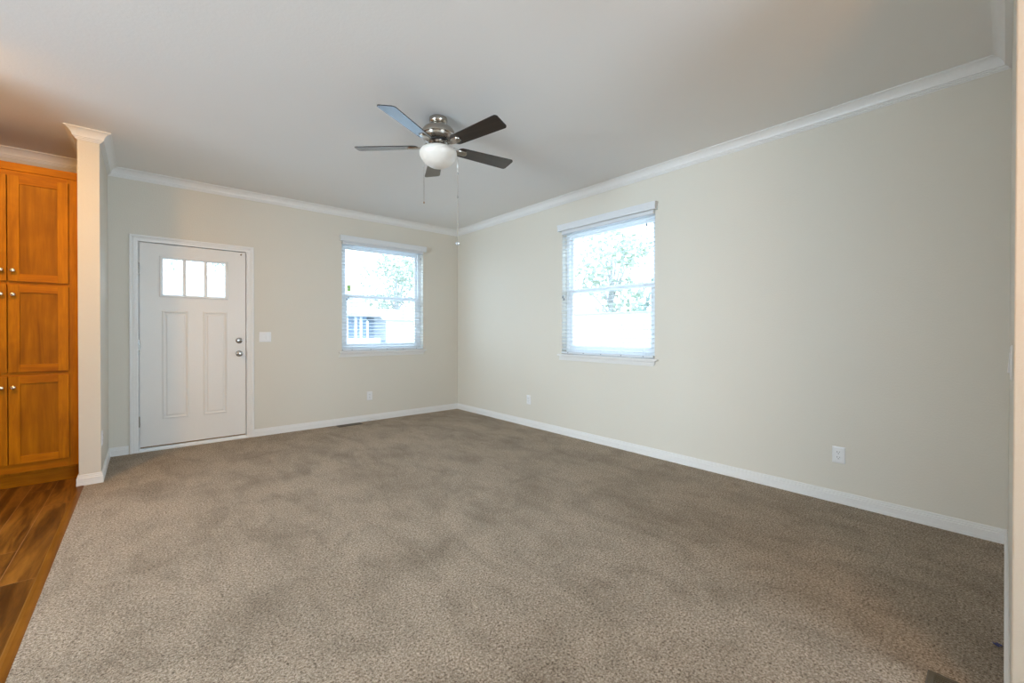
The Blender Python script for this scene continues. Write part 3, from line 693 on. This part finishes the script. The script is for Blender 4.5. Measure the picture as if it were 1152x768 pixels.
# pull chains
def chain(dx, dy, z0, z1, name, cordfrom=None):
    bm = bmesh.new()
    tube(bm, [(dx * 0.42, dy * 0.42, -0.215), (dx * 0.8, dy * 0.8, -0.216), (dx * 0.97, dy * 0.97, -0.222), (dx, dy, -0.235), (dx, dy, cordfrom if cordfrom else z1)], 0.0013, 6)
    return obj(name, bm, M['nickel'], fan, True)
c1 = chain(-0.079, 0.068, -0.235, -0.605, 'pull_chain')
bm = bmesh.new(); lathe(bm, [(0.001, 0.006), (0.004, 0.004), (0.005, 0), (0.004, -0.008), (0.001, -0.010)], (-0.079, 0.068, -0.610), 12); obj('chain_bob', bm, M['bronze'], c1, True)
c2 = chain(0.107, -0.092, -0.235, -0.575, 'pull_chain', -0.575)
for z in (-0.400, -0.573):
    bm = bmesh.new(); lathe(bm, [(0.001, 0.009), (0.004, 0.006), (0.004, -0.006), (0.001, -0.009)], (0.107, -0.092, z), 12); obj('chain_connector', bm, M['chrome'], c2, True)
bm = bmesh.new(); tube(bm, [(0.107, -0.092, -0.580), (0.107, -0.092, -0.895)], [0.0018, 0.0032], 8); obj('pull_cord', bm, M['thread'], fan, True)
bm = bmesh.new(); lathe(bm, [(0.001, 0.018), (0.006, 0.014), (0.014, 0.008), (0.0168, 0.0), (0.0165, -0.003), (0.012, -0.010), (0.001, -0.015)], (0.107, -0.092, -0.911), 12)
obj('crystal_ball', bm, M['crystal'], fan, False)

# ------------------------------------------------------------------ outside the windows
boxobj('ground', (-30, 40, 0.16, 45, -0.62, -0.5), M['grass']); 
boxobj('ground', (0.16, 40, -30, 0.16, -0.62, -0.5), M['grass'])
# white fence beyond the right wall window
fn = empty('garden_fence', (7.0, 2.0, -0.5)); setp(fn, 'pale board fence seen through the right wall window', 'fence')
bm = bmesh.new()
for k in range(100):
    y = -8 + k * 0.2; box(bm, -0.012, 0.012, y + 0.004 - 2, y + 0.196 - 2, 0.0, 2.22)
obj('boards', bm, M['siding_white'], fn)
bm = bmesh.new(); box(bm, -0.05, 0.05, -10, 10, 2.22, 2.27); obj('cap_rail', bm, M['siding_blue'], fn)
for k in range(9):
    bm = bmesh.new(); box(bm, 0.013, 0.11, -10 + k * 2.45, -9.9 + k * 2.45, 0, 2.215); obj('post', bm, M['siding_white'], fn)
# neighbour house with porch seen through the door wall window
hs = empty('neighbour_house', (1.0, 12.0, -0.5)); setp(hs, 'pale blue house with white porch posts seen through the window beside the door', 'house')
def hp(name, bxs, mat):
    bm = bmesh.new()
    for b in bxs: box(bm, *b)
    return obj(name, bm, mat, hs)
hp('wall', [(-6, 2.9, 1.3, 7, 0, 2.55)], M['siding_blue'])
for x in (1.52, 1.88, 2.10, -0.4, -2.4):
    hp('porch_post', [(x, x + 0.10, 0.0, 0.10, 0, 2.30)], M['siding_white'])
hp('railing', [(-6, 3.0, 0.02, 0.08, 1.10, 1.42), (-6, 3.0, 0.02, 0.08, 0.25, 1.0)], M['siding_white'])
bm = bmesh.new()
vs = [(-6.3, -0.35, 2.30), (3.15, -0.35, 2.30), (3.15, 7.3, 2.55), (-6.3, 7.3, 2.55), (-6.3, 3.2, 3.9), (1.6, 3.2, 3.9), (-6.3, -0.35, 2.42), (3.15, -0.35, 2.42)]
V = [bm.verts.new(v) for v in vs]
for fc in ((0, 1, 2, 3), (6, 7, 5, 4), (0, 1, 7, 6), (7, 1, 2), (7, 2, 5), (3, 4, 5, 2), (0, 6, 4, 3)): bm.faces.new([V[i] for i in fc])
obj('roof', bm, M['roof'], hs)
sh = empty('garden_shed', (3.8, 12.4, -0.5)); setp(sh, 'white shed beside the blue house outside the window by the door', 'shed')
bm = bmesh.new(); box(bm, 0.62, 2.6, 0, 2, 0, 2.2); obj('wall', bm, M['siding_white'], sh)
bm = bmesh.new(); V = [bm.verts.new(v) for v in ((0.4, -0.2, 2.2), (2.8, -0.2, 2.2), (2.8, 2.2, 2.2), (0.4, 2.2, 2.2), (0.4, 1, 2.75), (2.8, 1, 2.75))]
for fc in ((0, 1, 2, 3), (0, 1, 5, 4), (2, 3, 4, 5), (1, 2, 5), (0, 4, 3)): bm.faces.new([V[i] for i in fc])
obj('roof', bm, M['roof'], sh)
# trees
def tree(x, y, h, r, mat, label, seed, n=1700, low=0.28):
    rd = random.Random(seed); t = empty('tree', (x, y, -0.5)); setp(t, label, 'tree', 'trees outside the windows')
    bm = bmesh.new(); tube(bm, [(0, 0, -0.02), (0.06, 0, h * .25), (-0.05, .05, h * .5), (0, 0, h * .8)], [0.16, 0.12, 0.09, 0.03], 10)
    blobs = []
    for k in range(11):
        a = rd.uniform(0, 2 * PI); rr = r * rd.uniform(0.15, 0.75); z = h * rd.uniform(low + 0.08, 0.9); c = Vector((rr * math.cos(a), rr * math.sin(a), z)); blobs.append((c, r * rd.uniform(0.32, 0.5)))
        tube(bm, [(0, 0, z * 0.6), (c.x * .5, c.y * .5, z * .82), (c.x, c.y, z)], [0.05, 0.035, 0.012], 6)
    obj('trunk', bm, M['bark'], t)
    bm = bmesh.new()
    for k in range(n):
        c, br = rd.choice(blobs); d = Vector((rd.gauss(0, 1), rd.gauss(0, 1), rd.gauss(0, .8))).normalized() * br * rd.uniform(0.5, 1.0)
        p = c + d; u = Vector((rd.gauss(0, 1), rd.gauss(0, 1), rd.gauss(0, 1))).normalized(); v = u.cross(Vector((rd.gauss(0, 1), rd.gauss(0, 1), rd.gauss(0, 1)))).normalized()
        s = rd.uniform(0.07, 0.13)
        a_ = [bm.verts.new(p + u * s * 1.5), bm.verts.new(p + v * s * .6), bm.verts.new(p - u * s * 1.2), bm.verts.new(p - v * s * .6)]
        bm.faces.new(a_)
    obj('leaves', bm, M[mat], t)
tree(6.9, 16.5, 6.5, 2.6, 'leaf_light', 'light green tree behind the white shed', 1)
tree(2.6, 24.5, 8.0, 3.2, 'leaf_dark', 'dark leafy tree behind the roof of the blue house', 2)
tree(-4.6, 24.0, 7.5, 3.4, 'leaf_light', 'leafy tree outside seen through the door glass', 3, low=0.2)
tree(9.5, 0.9, 3.4, 1.9, 'leaf_dark', 'bushy tree above the fence at the right side of the right wall window', 4, low=0.4)
tree(10.0, 4.4, 5.8, 2.0, 'leaf_light', 'taller tree above the fence at the left side of the right wall window', 5, n=1100)
